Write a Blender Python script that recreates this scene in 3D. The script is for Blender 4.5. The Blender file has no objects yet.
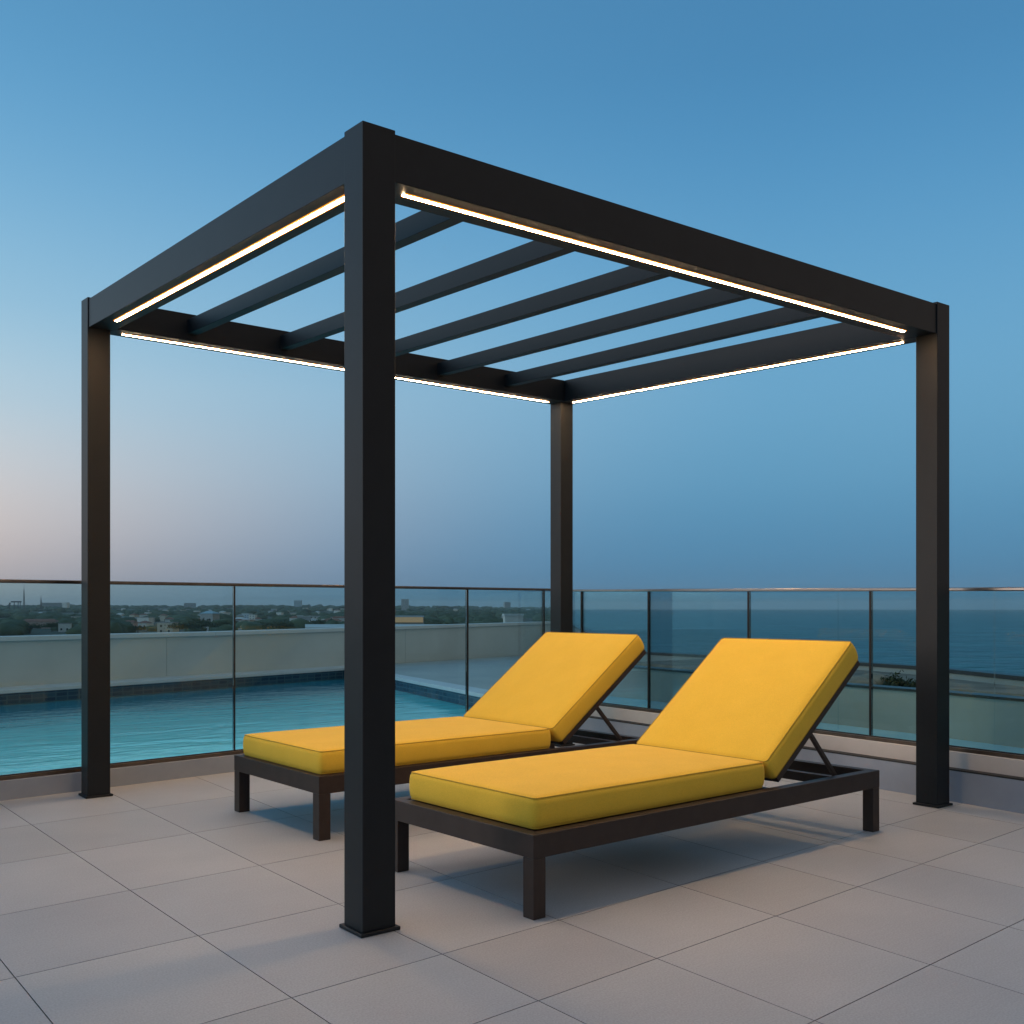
import bpy, bmesh, math, random
import numpy as np
from mathutils import Vector, Matrix
random.seed(7); rng = np.random.default_rng(11)
S = bpy.context.scene; C = S.collection
R = math.radians

# ------------------------------------------------------------------ camera
FPX, HY, TH = 1028.3776, 608.0, 0.6628
CAM = Vector((-1.6393, -2.8722, 1.0471))
FW = Vector((math.sin(TH), math.cos(TH), 0)); RT = Vector((math.cos(TH), -math.sin(TH), 0))
cd = bpy.data.cameras.new('camera'); cam = bpy.data.objects.new('camera', cd); C.objects.link(cam)
cam.location = CAM; cam.rotation_euler = (R(90), 0, -TH)
cd.sensor_width = 36; cd.lens = 36*FPX/1024; cd.shift_y = (HY-512)/1024
cd.clip_start = .05; cd.clip_end = 60000
S.camera = cam
S.view_settings.view_transform = 'Standard'; S.view_settings.look = 'None'
S.view_settings.gamma = 1; S.view_settings.exposure = 0
S.render.resolution_x = S.render.resolution_y = 1024

def ray(px, dist):                    # plan point at a bearing (as seen from the terrace) and depth
    p = CAM + FW*dist + RT*((px-512)/FPX*dist)
    return Vector((p.x, p.y))

# ------------------------------------------------------------------ materials
def new_mat(name):
    m = bpy.data.materials.new(name); m.use_nodes = True
    nt = m.node_tree; b = nt.nodes['Principled BSDF']
    return m, nt, b
def N(nt, t, **kw):
    n = nt.nodes.new(t)
    for k, v in kw.items():
        if k in n.inputs.keys(): n.inputs[k].default_value = v
        else: setattr(n, k, v)
    return n
def noise_mat(name, c1, c2, scale=3., rough=.6, bump=0., bscale=60., metal=0., spec=.5, detail=6, bdist=.01, coord='Object', stretch=None):
    m, nt, b = new_mat(name)
    tc = N(nt, 'ShaderNodeTexCoord'); src = tc.outputs[coord]
    if stretch:
        mp = N(nt, 'ShaderNodeMapping'); mp.inputs['Scale'].default_value = stretch
        nt.links.new(src, mp.inputs[0]); src = mp.outputs[0]
    nz = N(nt, 'ShaderNodeTexNoise', Scale=scale, Detail=detail, Roughness=.6)
    nt.links.new(src, nz.inputs['Vector'])
    rp = N(nt, 'ShaderNodeValToRGB')
    rp.color_ramp.elements[0].position = .32; rp.color_ramp.elements[0].color = (*c1, 1)
    rp.color_ramp.elements[1].position = .68; rp.color_ramp.elements[1].color = (*c2, 1)
    nt.links.new(nz.outputs['Fac'], rp.inputs[0]); nt.links.new(rp.outputs[0], b.inputs['Base Color'])
    b.inputs['Roughness'].default_value = rough; b.inputs['Metallic'].default_value = metal
    b.inputs['Specular IOR Level'].default_value = spec
    if bump:
        n2 = N(nt, 'ShaderNodeTexNoise', Scale=bscale, Detail=3.)
        nt.links.new(src, n2.inputs['Vector'])
        bp = N(nt, 'ShaderNodeBump', Strength=bump, Distance=bdist)
        nt.links.new(n2.outputs['Fac'], bp.inputs['Height']); nt.links.new(bp.outputs[0], b.inputs['Normal'])
    return m

M = {}
M['black_metal'] = noise_mat('black_powder_coat', (.0085,.0105,.0125), (.011,.013,.015), 8, .5, .08, 700, bdist=.001, spec=.26)
M['bronze_metal'] = noise_mat('dark_bronze_frame', (.030,.018,.014), (.040,.025,.020), 14, .5, .08, 500, bdist=.001, spec=.35)
M['rail_metal'] = noise_mat('brushed_steel_rail', (.30,.27,.25), (.36,.33,.31), 20, .28, metal=1)
M['dark_rail'] = noise_mat('dark_satin_rail', (.10,.09,.085), (.14,.125,.12), 20, .3, metal=1)
M['mullion'] = noise_mat('dark_steel_mullion', (.02,.02,.02), (.035,.03,.03), 20, .35, metal=.7)
M['channel'] = noise_mat('glass_channel_metal', (.10,.08,.065), (.16,.125,.10), 10, .35, metal=.8)
M['gasket'] = noise_mat('black_gasket', (.01,.01,.01), (.015,.015,.015), 10, .6)
M['kerb_grey'] = noise_mat('grey_kerb_stone', (.23,.26,.31), (.27,.30,.35), 5, .6, .15, 200, bdist=.002)
M['kerb_beige'] = noise_mat('beige_kerb_stone', (.46,.43,.40), (.53,.49,.46), 5, .6, .15, 200, bdist=.002)
M['plaster'] = noise_mat('painted_parapet_plaster', (.54,.55,.53), (.62,.63,.61), 1.2, .8, .2, 90, bdist=.003)
M['grey_plaster'] = noise_mat('grey_rendered_wall', (.24,.26,.25), (.30,.32,.31), 1.2, .8, .2, 90, bdist=.003)
M['cap'] = noise_mat('parapet_cap_stone', (.60,.62,.63), (.68,.70,.70), 3, .55, .1, 90, bdist=.002)
M['blue_ledge'] = noise_mat('wet_blue_ledge', (.24,.50,.68), (.30,.58,.76), 3, .25, .1, 90, bdist=.002)
M['ledge'] = noise_mat('pale_ledge_stone', (.62,.64,.66), (.72,.74,.75), 3, .4, .1, 90, bdist=.002)
M['dark_cap'] = noise_mat('dark_coping_metal', (.02,.022,.024), (.03,.033,.035), 5, .4)
M['roof_deck'] = noise_mat('roof_membrane', (.42,.45,.44), (.50,.52,.50), 1.0, .8, .2, 60)
M['soil'] = noise_mat('planting_bed_soil', (.12,.11,.09), (.25,.23,.19), 3, .9, .5, 20)
M['pale_rock'] = noise_mat('pale_rock', (.14,.14,.115), (.26,.25,.21), 6, .8, .4, 20)

def fabric():
    m, nt, b = new_mat('yellow_outdoor_fabric')
    tc = N(nt, 'ShaderNodeTexCoord')
    nz = N(nt, 'ShaderNodeTexNoise', Scale=7., Detail=5.); nt.links.new(tc.outputs['Object'], nz.inputs['Vector'])
    mp = N(nt, 'ShaderNodeMapping'); mp.inputs['Scale'].default_value = (170, 170, 600)
    nt.links.new(tc.outputs['Object'], mp.inputs[0])
    th = N(nt, 'ShaderNodeTexNoise', Scale=1., Detail=2.); nt.links.new(mp.outputs[0], th.inputs['Vector'])
    rp = N(nt, 'ShaderNodeValToRGB')
    rp.color_ramp.elements[0].position = .3; rp.color_ramp.elements[0].color = (.79,.475,.040,1)
    rp.color_ramp.elements[1].position = .7; rp.color_ramp.elements[1].color = (.83,.505,.046,1)
    nt.links.new(nz.outputs['Fac'], rp.inputs[0])
    mx = N(nt, 'ShaderNodeMix', data_type='RGBA', blend_type='MULTIPLY'); mx.inputs[0].default_value = .32
    r2 = N(nt, 'ShaderNodeValToRGB'); r2.color_ramp.elements[0].position = .35; r2.color_ramp.elements[0].color = (.7,.7,.7,1)
    r2.color_ramp.elements[1].position = .6
    nt.links.new(th.outputs['Fac'], r2.inputs[0])
    nt.links.new(rp.outputs[0], mx.inputs[6]); nt.links.new(r2.outputs[0], mx.inputs[7])
    nt.links.new(mx.outputs[2], b.inputs['Base Color'])
    b.inputs['Roughness'].default_value = .85; b.inputs['Specular IOR Level'].default_value = .25
    b.inputs['Sheen Weight'].default_value = .15; b.inputs['Sheen Tint'].default_value = (1,.85,.4,1)
    n3 = N(nt, 'ShaderNodeTexNoise', Scale=5., Detail=2.); nt.links.new(tc.outputs['Object'], n3.inputs['Vector'])
    ad = N(nt, 'ShaderNodeMath', operation='MULTIPLY_ADD'); ad.inputs[1].default_value = .10
    nt.links.new(th.outputs['Fac'], ad.inputs[0]); nt.links.new(n3.outputs['Fac'], ad.inputs[2])
    bp = N(nt, 'ShaderNodeBump', Strength=.35, Distance=.012)
    nt.links.new(ad.outputs[0], bp.inputs['Height']); nt.links.new(bp.outputs[0], b.inputs['Normal'])
    return m
M['fabric'] = fabric()
M['piping'] = noise_mat('yellow_piping', (.45,.26,.016), (.5,.30,.02), 20, .8)

def emis(name, col, st):
    m, nt, b = new_mat(name)
    b.inputs['Base Color'].default_value = (*col, 1)
    b.inputs['Emission Color'].default_value = (*col, 1); b.inputs['Emission Strength'].default_value = st
    return m
M['led'] = emis('warm_led_strip', (1., .65, .35), 150.)
M['led_halo'] = emis('amber_halo_glow', (1., .36, .045), 1.15)  # amber halo around the strips, put in as faintly emissive edges
M['facade_glow'] = emis('cornice_glow', (.55, .33, .18), .30)  # warm light on the cornice put in as emission, no lamp modelled

def floor_mat():
    m, nt, b = new_mat('porcelain_floor_tile')
    tc = N(nt, 'ShaderNodeTexCoord')
    big = N(nt, 'ShaderNodeTexNoise', Scale=1.6, Detail=6.); nt.links.new(tc.outputs['Object'], big.inputs['Vector'])
    fine = N(nt, 'ShaderNodeTexNoise', Scale=170., Detail=3.); nt.links.new(tc.outputs['Object'], fine.inputs['Vector'])
    mp = N(nt, 'ShaderNodeMapping'); mp.inputs['Scale'].default_value = (6, 60, 1); nt.links.new(tc.outputs['Object'], mp.inputs[0])
    st = N(nt, 'ShaderNodeTexNoise', Scale=1., Detail=4.); nt.links.new(mp.outputs[0], st.inputs['Vector'])
    at = N(nt, 'ShaderNodeAttribute', attribute_name='tint')
    rp = N(nt, 'ShaderNodeValToRGB')
    rp.color_ramp.elements[0].position = .3; rp.color_ramp.elements[0].color = (.365,.37,.385,1)
    rp.color_ramp.elements[1].position = .7; rp.color_ramp.elements[1].color = (.42,.425,.435,1)
    nt.links.new(big.outputs['Fac'], rp.inputs[0])
    r2 = N(nt, 'ShaderNodeValToRGB'); r2.color_ramp.elements[0].position = .3; r2.color_ramp.elements[0].color = (.84,.84,.84,1)
    r2.color_ramp.elements[1].position = .7; r2.color_ramp.elements[1].color = (1.1,1.1,1.1,1)
    nt.links.new(fine.outputs['Fac'], r2.inputs[0])
    r3 = N(nt, 'ShaderNodeValToRGB'); r3.color_ramp.elements[0].position = .3; r3.color_ramp.elements[0].color = (.982,.982,.982,1)
    r3.color_ramp.elements[1].position = .7; r3.color_ramp.elements[1].color = (1.015,1.015,1.015,1)
    nt.links.new(st.outputs['Fac'], r3.inputs[0])
    prev = rp.outputs[0]
    for o in (r2.outputs[0], r3.outputs[0], at.outputs['Color']):
        mx = N(nt, 'ShaderNodeMix', data_type='RGBA', blend_type='MULTIPLY'); mx.inputs[0].default_value = 1
        nt.links.new(prev, mx.inputs[6]); nt.links.new(o, mx.inputs[7]); prev = mx.outputs[2]
    nt.links.new(prev, b.inputs['Base Color'])
    b.inputs['Roughness'].default_value = .55
    bp = N(nt, 'ShaderNodeBump', Strength=.15, Distance=.002)
    nt.links.new(fine.outputs['Fac'], bp.inputs['Height']); nt.links.new(bp.outputs[0], b.inputs['Normal'])
    return m
M['floor'] = floor_mat()
M['grout'] = noise_mat('grey_grout', (.10,.10,.10), (.14,.14,.14), 40, .9)

def glass_mat():
    m, nt, b = new_mat('tinted_balustrade_glass'); nt.nodes.remove(b)
    out = nt.nodes['Material Output']
    tr = N(nt, 'ShaderNodeBsdfTransparent'); tr.inputs[0].default_value = (.77,.90,.91,1)
    gl = N(nt, 'ShaderNodeBsdfGlossy'); gl.inputs['Roughness'].default_value = .01; gl.inputs['Color'].default_value = (.8,.9,.95,1)
    fr = N(nt, 'ShaderNodeFresnel', IOR=1.4)
    mul = N(nt, 'ShaderNodeMath', operation='MULTIPLY'); mul.inputs[1].default_value = .4
    nt.links.new(fr.outputs[0], mul.inputs[0])
    mx = N(nt, 'ShaderNodeMixShader')
    nt.links.new(mul.outputs[0], mx.inputs[0]); nt.links.new(tr.outputs[0], mx.inputs[1]); nt.links.new(gl.outputs[0], mx.inputs[2])
    nt.links.new(mx.outputs[0], out.inputs[0])
    return m
M['glass'] = glass_mat()

def water_mat(name, col, rough, s1, s2, strength, dist, stretch=(1,1,1), rot=0, spec=.5):
    m, nt, b = new_mat(name)
    b.inputs['Base Color'].default_value = (*col, 1); b.inputs['Roughness'].default_value = rough
    b.inputs['IOR'].default_value = 1.33; b.inputs['Specular IOR Level'].default_value = spec
    tc = N(nt, 'ShaderNodeTexCoord'); mp = N(nt, 'ShaderNodeMapping'); mp.inputs['Scale'].default_value = stretch
    mp.inputs['Rotation'].default_value = (0,0,rot)
    nt.links.new(tc.outputs['Object'], mp.inputs[0])
    n1 = N(nt, 'ShaderNodeTexNoise', Scale=s1, Detail=4., Distortion=.6); n2 = N(nt, 'ShaderNodeTexNoise', Scale=s2, Detail=3.)
    nt.links.new(mp.outputs[0], n1.inputs['Vector']); nt.links.new(mp.outputs[0], n2.inputs['Vector'])
    a = N(nt, 'ShaderNodeMath', operation='MULTIPLY_ADD'); a.inputs[1].default_value = .35
    nt.links.new(n2.outputs['Fac'], a.inputs[0]); nt.links.new(n1.outputs['Fac'], a.inputs[2])
    bp = N(nt, 'ShaderNodeBump', Strength=strength, Distance=dist)
    nt.links.new(a.outputs[0], bp.inputs['Height']); nt.links.new(bp.outputs[0], b.inputs['Normal'])
    return m
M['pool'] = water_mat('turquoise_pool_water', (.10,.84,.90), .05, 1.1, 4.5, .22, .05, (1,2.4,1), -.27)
def far_edge_reflection(m):  # wall's reflection and shade painted into the water colour at the far edge
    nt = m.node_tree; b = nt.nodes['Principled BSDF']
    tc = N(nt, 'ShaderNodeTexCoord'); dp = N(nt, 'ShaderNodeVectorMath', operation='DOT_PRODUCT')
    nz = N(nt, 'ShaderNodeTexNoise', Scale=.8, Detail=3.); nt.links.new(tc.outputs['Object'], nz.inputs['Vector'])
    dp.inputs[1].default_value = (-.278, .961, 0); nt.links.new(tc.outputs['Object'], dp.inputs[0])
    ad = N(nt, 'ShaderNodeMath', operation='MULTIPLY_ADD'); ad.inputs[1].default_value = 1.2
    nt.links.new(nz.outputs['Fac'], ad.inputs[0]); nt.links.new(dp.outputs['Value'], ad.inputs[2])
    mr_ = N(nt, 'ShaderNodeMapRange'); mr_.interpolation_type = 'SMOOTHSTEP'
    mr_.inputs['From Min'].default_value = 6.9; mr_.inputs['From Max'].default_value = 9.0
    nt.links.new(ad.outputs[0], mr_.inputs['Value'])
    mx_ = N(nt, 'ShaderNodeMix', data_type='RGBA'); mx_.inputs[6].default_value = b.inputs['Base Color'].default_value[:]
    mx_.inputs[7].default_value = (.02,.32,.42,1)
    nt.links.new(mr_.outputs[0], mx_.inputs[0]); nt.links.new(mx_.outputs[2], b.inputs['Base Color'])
far_edge_reflection(M['pool'])
def ripple_tint(m, c2, scale, stretch):
    nt = m.node_tree; b = nt.nodes['Principled BSDF']; tc = N(nt, 'ShaderNodeTexCoord')
    mp = N(nt, 'ShaderNodeMapping'); mp.inputs['Scale'].default_value = stretch; mp.inputs['Rotation'].default_value = (0,0,TH)
    nz = N(nt, 'ShaderNodeTexNoise', Scale=scale, Detail=7., Roughness=.65); nt.links.new(tc.outputs['Object'], mp.inputs[0]); nt.links.new(mp.outputs[0], nz.inputs['Vector'])
    rp = N(nt, 'ShaderNodeMapRange'); rp.inputs['From Min'].default_value = .38; rp.inputs['From Max'].default_value = .62
    nt.links.new(nz.outputs['Fac'], rp.inputs['Value'])
    mx_ = N(nt, 'ShaderNodeMix', data_type='RGBA'); mx_.inputs[6].default_value = b.inputs['Base Color'].default_value[:]
    mx_.inputs[7].default_value = (*c2,1); nt.links.new(rp.outputs[0], mx_.inputs[0]); nt.links.new(mx_.outputs[2], b.inputs['Base Color'])
M['sea'] = water_mat('evening_sea_water', (.014,.072,.08), .35, .035, .16, 1., 5.0, (1,1,1), 0)
ripple_tint(M['sea'], (.05,.16,.165), .055, (1,.6,1))

def mosaic():
    m, nt, b = new_mat('blue_mosaic_tile')
    tc = N(nt, 'ShaderNodeTexCoord')
    sx = N(nt, 'ShaderNodeSeparateXYZ'); nt.links.new(tc.outputs['Object'], sx.inputs[0])
    ad = N(nt, 'ShaderNodeMath', operation='MULTIPLY_ADD'); ad.inputs[1].default_value = -1.
    nt.links.new(sx.outputs[1], ad.inputs[0]); nt.links.new(sx.outputs[0], ad.inputs[2])
    cx = N(nt, 'ShaderNodeCombineXYZ'); nt.links.new(ad.outputs[0], cx.inputs[0]); nt.links.new(sx.outputs[2], cx.inputs[1])
    br = N(nt, 'ShaderNodeTexBrick', Scale=1.); br.offset = 0
    br.inputs['Brick Width'].default_value = .10; br.inputs['Row Height'].default_value = .05; br.inputs['Mortar Size'].default_value = .006
    br.inputs['Color1'].default_value = (.012,.045,.09,1); br.inputs['Color2'].default_value = (.03,.09,.14,1)
    br.inputs['Mortar'].default_value = (.06,.12,.16,1)
    nt.links.new(cx.outputs[0], br.inputs['Vector']); nt.links.new(br.outputs[0], b.inputs['Base Color'])
    b.inputs['Roughness'].default_value = .25
    return m
M['mosaic'] = mosaic()
M['land'] = noise_mat('wooded_plain', (.018,.034,.024), (.075,.085,.06), .012, .95, detail=10)
M['foliage_far'] = noise_mat('far_foliage', (.03,.055,.03), (.08,.11,.06), .05, .9, detail=8)
M['foliage'] = noise_mat('tree_foliage', (.025,.05,.025), (.06,.085,.04), .5, .8, detail=8)
M['shrub_leaf'] = noise_mat('shrub_leaf', (.012,.025,.012), (.035,.055,.025), 6, .7)
M['bark'] = noise_mat('tree_bark', (.05,.035,.025), (.10,.075,.055), 3, .9)
M['window_dark'] = noise_mat('dark_window_glass', (.03,.04,.05), (.05,.06,.07), 3, .15)
M['beach'] = noise_mat('beach_sand', (.22,.2,.16), (.32,.29,.24), .1, .9)
WALLC = {'white':(.66,.66,.64), 'cream':(.55,.50,.42), 'grey':(.36,.37,.38), 'pink':(.50,.36,.32), 'blue':(.38,.47,.54)}
for k, c in WALLC.items():
    M['wall_'+k] = noise_mat('house_wall_'+k, tuple(v*.85 for v in c), c, .4, .85)
ROOFC = {'red':(.26,.12,.08), 'grey':(.30,.31,.32), 'pale':(.56,.60,.62), 'blue':(.34,.50,.60)}
for k, c in ROOFC.items():
    M['roof_'+k] = noise_mat('house_roof_'+k, tuple(v*.8 for v in c), c, .5, .7)

# ------------------------------------------------------------------ helpers
def link(name, me, mat, parent=None, loc=None):
    o = bpy.data.objects.new(name, me); C.objects.link(o)
    if mat is not None and len(me.materials) == 0: me.materials.append(mat)
    if parent is not None: o.parent = parent
    if loc: o.location = loc
    return o
def from_bm(name, bm, mat, parent=None, bevel=0., smooth=False, seg=2):
    if bevel:
        bmesh.ops.bevel(bm, geom=list(bm.edges), offset=bevel, segments=seg, affect='EDGES', profile=.5, clamp_overlap=True)
    bmesh.ops.recalc_face_normals(bm, faces=bm.faces)
    me = bpy.data.meshes.new(name); bm.to_mesh(me); bm.free()
    if smooth:
        for p in me.polygons: p.use_smooth = True
    return link(name, me, mat, parent)
def add_hex(bm, pts):       # 8 points: bottom 4, top 4
    v = [bm.verts.new(p) for p in pts]
    for f in ((0,3,2,1),(4,5,6,7),(0,1,5,4),(1,2,6,5),(2,3,7,6),(3,0,4,7)): bm.faces.new([v[i] for i in f])
def add_box(bm, lo, hi, mat4=None):
    x0,y0,z0 = lo; x1,y1,z1 = hi
    p = [Vector(q) for q in ((x0,y0,z0),(x1,y0,z0),(x1,y1,z0),(x0,y1,z0),(x0,y0,z1),(x1,y0,z1),(x1,y1,z1),(x0,y1,z1))]
    if mat4 is not None: p = [mat4 @ q for q in p]
    add_hex(bm, p)
def box(name, lo, hi, mat, parent=None, bevel=0., mat4=None):
    bm = bmesh.new(); add_box(bm, lo, hi, mat4); return from_bm(name, bm, mat, parent, bevel)
def prism(name, poly, zb, zt, mat, parent=None, bevel=0.):   # poly = plan points; zb/zt number or function(x,y)
    fb = zb if callable(zb) else (lambda x, y: zb); ft = zt if callable(zt) else (lambda x, y: zt)
    bm = bmesh.new()
    b = [bm.verts.new((x, y, fb(x, y))) for x, y in poly]; t = [bm.verts.new((x, y, ft(x, y))) for x, y in poly]
    n = len(poly)
    bm.faces.new(b[::-1]); bm.faces.new(t)
    for i in range(n): bm.faces.new((b[i], b[(i+1) % n], t[(i+1) % n], t[i]))
    return from_bm(name, bm, mat, parent, bevel)
def band(a, b, off0, off1):           # plan quad along a-b between two offsets to the left of a->b
    a = Vector(a); b = Vector(b); d = (b-a).normalized(); n = Vector((-d.y, d.x))
    return [tuple(a+n*off0), tuple(b+n*off0), tuple(b+n*off1), tuple(a+n*off1)]
def tube(name, pts, r, mat, parent=None, n=10, closed=False):
    cu = bpy.data.curves.new(name, 'CURVE'); cu.dimensions = '3D'; cu.bevel_depth = r; cu.bevel_resolution = max(1, n//4)
    cu.use_fill_caps = True
    sp = cu.splines.new('POLY'); sp.points.add(len(pts)-1); sp.use_cyclic_u = closed
    for i, p in enumerate(pts): sp.points[i].co = (*p, 1)
    tmp = bpy.data.objects.new('tmp', cu); C.objects.link(tmp)
    me = bpy.data.meshes.new_from_object(tmp.evaluated_get(bpy.context.evaluated_depsgraph_get()))
    me.name = name
    bpy.data.objects.remove(tmp); bpy.data.curves.remove(cu)
    for p in me.polygons: p.use_smooth = True
    me.materials.clear()
    return link(name, me, mat, parent)
def empty(name, loc=(0,0,0), rz=0):
    o = bpy.data.objects.new(name, None); C.objects.link(o); o.location = loc; o.rotation_euler = (0,0,rz); o.empty_display_size = .2
    return o
def tag(o, label, cat, group=None):
    o['label'] = label; o['category'] = cat
    if group: o['group'] = group
    return o
def struct(o): o['kind'] = 'structure'; return o

# ------------------------------------------------------------------ floor: tiles between measured joint lines
# joints running away (x = a + b*y) and across (y = c + d*x)
ILINES = [(-3.3,0),(-2.7,0),(-2.10,0),(-1.52,0),(-.957,.002),(-.407,-.002),(.112,.012),(.618,.036),(1.256,.056),(1.803,.065),(2.318,.078),(2.86,.085),(3.40,.09)]
JLINES = [(-3.75,.05),(-3.1,.05),(-2.5,.05),(-1.9,.05),(-1.325,.065),(-.762,.077),(-.298,.078),(.365,.075),(1.045,.095),(1.80,.10),(2.52,.112),(3.30,.121)]
def cross(i, j):
    a, b = ILINES[i]; c, d = JLINES[j]
    y = (c + d*a)/(1-b*d); return (a+b*y, y)
grout = prism('grout_bed', [(-7,-7),(3.10,-7),(3.66,.02),(3.95,3.75),(-7,2.44)], -.12, -.003, M['grout']); struct(grout)
grout.name = 'floor_grout'
bm = bmesh.new(); tint = bm.loops.layers.color.new('tint')
g = .0017
def clip_poly(poly, a, b, c):         # keep a*x+b*y<=c
    out = []
    for i in range(len(poly)):
        p, q = poly[i], poly[(i+1) % len(poly)]
        fp, fq = a*p[0]+b*p[1]-c, a*q[0]+b*q[1]-c
        if fp <= 0: out.append(p)
        if (fp < 0) != (fq < 0):
            t = fp/(fp-fq); out.append((p[0]+t*(q[0]-p[0]), p[1]+t*(q[1]-p[1])))
    return out
IL = [(-7.0,0),(-6.35,0),(-5.75,0),(-5.1,0),(-4.5,0),(-3.9,0)] + ILINES + [(3.95,.09)]
ILINES = IL
JLINES = [(-7.0,.05),(-6.2,.05),(-5.6,.05),(-5.0,.05),(-4.35,.05)] + JLINES + [(3.95,.12)]
for i in range(len(ILINES)-1):
    for j in range(len(JLINES)-1):
        q = [cross(i,j), cross(i+1,j), cross(i+1,j+1), cross(i,j+1)]
        cx = sum(p[0] for p in q)/4; cy = sum(p[1] for p in q)/4
        q = [(x + (g if x < cx else -g), y + (g if y < cy else -g)) for x, y in q]
        q = clip_poly(q, 1, -.08, 3.6565)          # right kerb
        if len(q) >= 3: q = clip_poly(q, -.121, 1, 3.2855)   # left kerb
        if len(q) < 3: continue
        v = [bm.verts.new((x, y, 0)) for x, y in q]
        try: f = bm.faces.new(v)
        except ValueError: continue
        t = random.uniform(.955, 1.035); w = random.uniform(-.008, .008)
        for l in f.loops: l[tint] = (t+w, t, t-w, 1)
        w_ = [bm.verts.new((x, y, -.0029)) for x, y in q]
        for k in range(len(q)):
            k2 = (k+1) % len(q)
            s_ = bm.faces.new((v[k], v[k2], w_[k2], w_[k]))
            for l in s_.loops: l[tint] = (.7,.7,.7,1)
struct(from_bm('floor', bm, M['floor']))

# ------------------------------------------------------------------ pergola
W, D, PS, BH = 3.5479, 3.1409, .1218, .166
HF, HL, HR, HB = 2.6, 2.764, 2.653, 2.768
def hz(x, y):
    u, v = x/W, y/D
    return HF*(1-u)*(1-v) + HR*u*(1-v) + HL*(1-u)*v + HB*u*v
perg = tag(empty('pergola'), 'black metal pergola with open rafters and warm light strips over two yellow loungers', 'pergola')
for (x, y) in ((0,0), (W-PS,0), (0,D-PS), (W-PS,D-PS)):
    poly = [(x,y),(x+PS,y),(x+PS,y+PS),(x,y+PS)]
    p = prism('post', poly, .012, hz, M['black_metal'], perg, bevel=.0025)
    e = .0125
    box('base_plate', (x-e,y-e,0), (x+PS+e,y+PS+e,.0125), M['black_metal'], p, bevel=.003)
    bm = bmesh.new()
    for bx_, by_ in ((-.006,-.006),(PS+.006,-.006),(-.006,PS+.006),(PS+.006,PS+.006)): pass
    bm.free()
o_, i_, ix = .006, .185, .142
k = .0008
def ztop(x, y): return hz(x, y)-.010
def zbot(x, y): return hz(x, y)-BH
s = PS+k
B1 = [(s,o_),(W-s,o_),(W-s,s-.002),(W-ix,i_),(ix,i_),(s,s-.002)]
def mir(poly, fx, fy): return [((W-x) if fx else x, (D-y) if fy else y) for x, y in poly]
B2 = [(o_,s),(s-.003,s),(ix-.002,i_+.001),(ix-.002,D-i_-.001),(s-.003,D-s),(o_,D-s)]
B1b = mir(B1, 0, 1)[::-1]; B2b = mir(B2, 1, 0)[::-1]
c_ = .086; hw = .0078
def strip_poly(axis, a, b, c):
    return [(a,c-hw),(b,c-hw),(b,c+hw),(a,c+hw)] if axis == 'x' else [(c-hw,a),(c+hw,a),(c+hw,b),(c-hw,b)]
for poly, st in ((B1, strip_poly('x', .205, 3.25, c_)), (B1b, strip_poly('x', .2, 3.33, D-c_)),
                 (B2, strip_poly('y', .15, 2.74, .070)), (B2b, strip_poly('y', .23, 2.93, W-.070))):
    b = prism('beam', poly, zbot, ztop, M['black_metal'], perg, bevel=.0015)
    hx = .0085
    for sg_ in (-1, 1):
        xs_ = [q_[0] for q_ in st]; ys_ = [q_[1] for q_ in st]
        if max(xs_)-min(xs_) > max(ys_)-min(ys_):
            e0 = (max(ys_)+.0003 if sg_ > 0 else min(ys_)-.0003-hx); pq = [(min(xs_),e0),(max(xs_),e0),(max(xs_),e0+hx),(min(xs_),e0+hx)]
        else:
            e0 = (max(xs_)+.0003 if sg_ > 0 else min(xs_)-.0003-hx); pq = [(e0,min(ys_)),(e0+hx,min(ys_)),(e0+hx,max(ys_)),(e0,max(ys_))]
        prism('halo_edge', pq, lambda x, y: zbot(x, y)-.0030, lambda x, y: zbot(x, y)-.0002, M['led_halo'], b)  # glowing edge added for the halo beside the strip
    prism('light_strip', st, lambda x, y: zbot(x, y)-.0042, lambda x, y: zbot(x, y)-.0002, M['led'], b)
for kk in range(5):
    x0 = .535 + .577*kk
    y0, y1 = i_+.0005, D-i_-.0005
    xn = .535 + .558*kk
    prism('rafter', [(xn,y0),(xn+.055,y0),(x0+.055,y1),(x0,y1)], lambda x, y: hz(x,y)-.127, lambda x, y: hz(x,y)-.045, M['black_metal'], perg, bevel=.0015)

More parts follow.
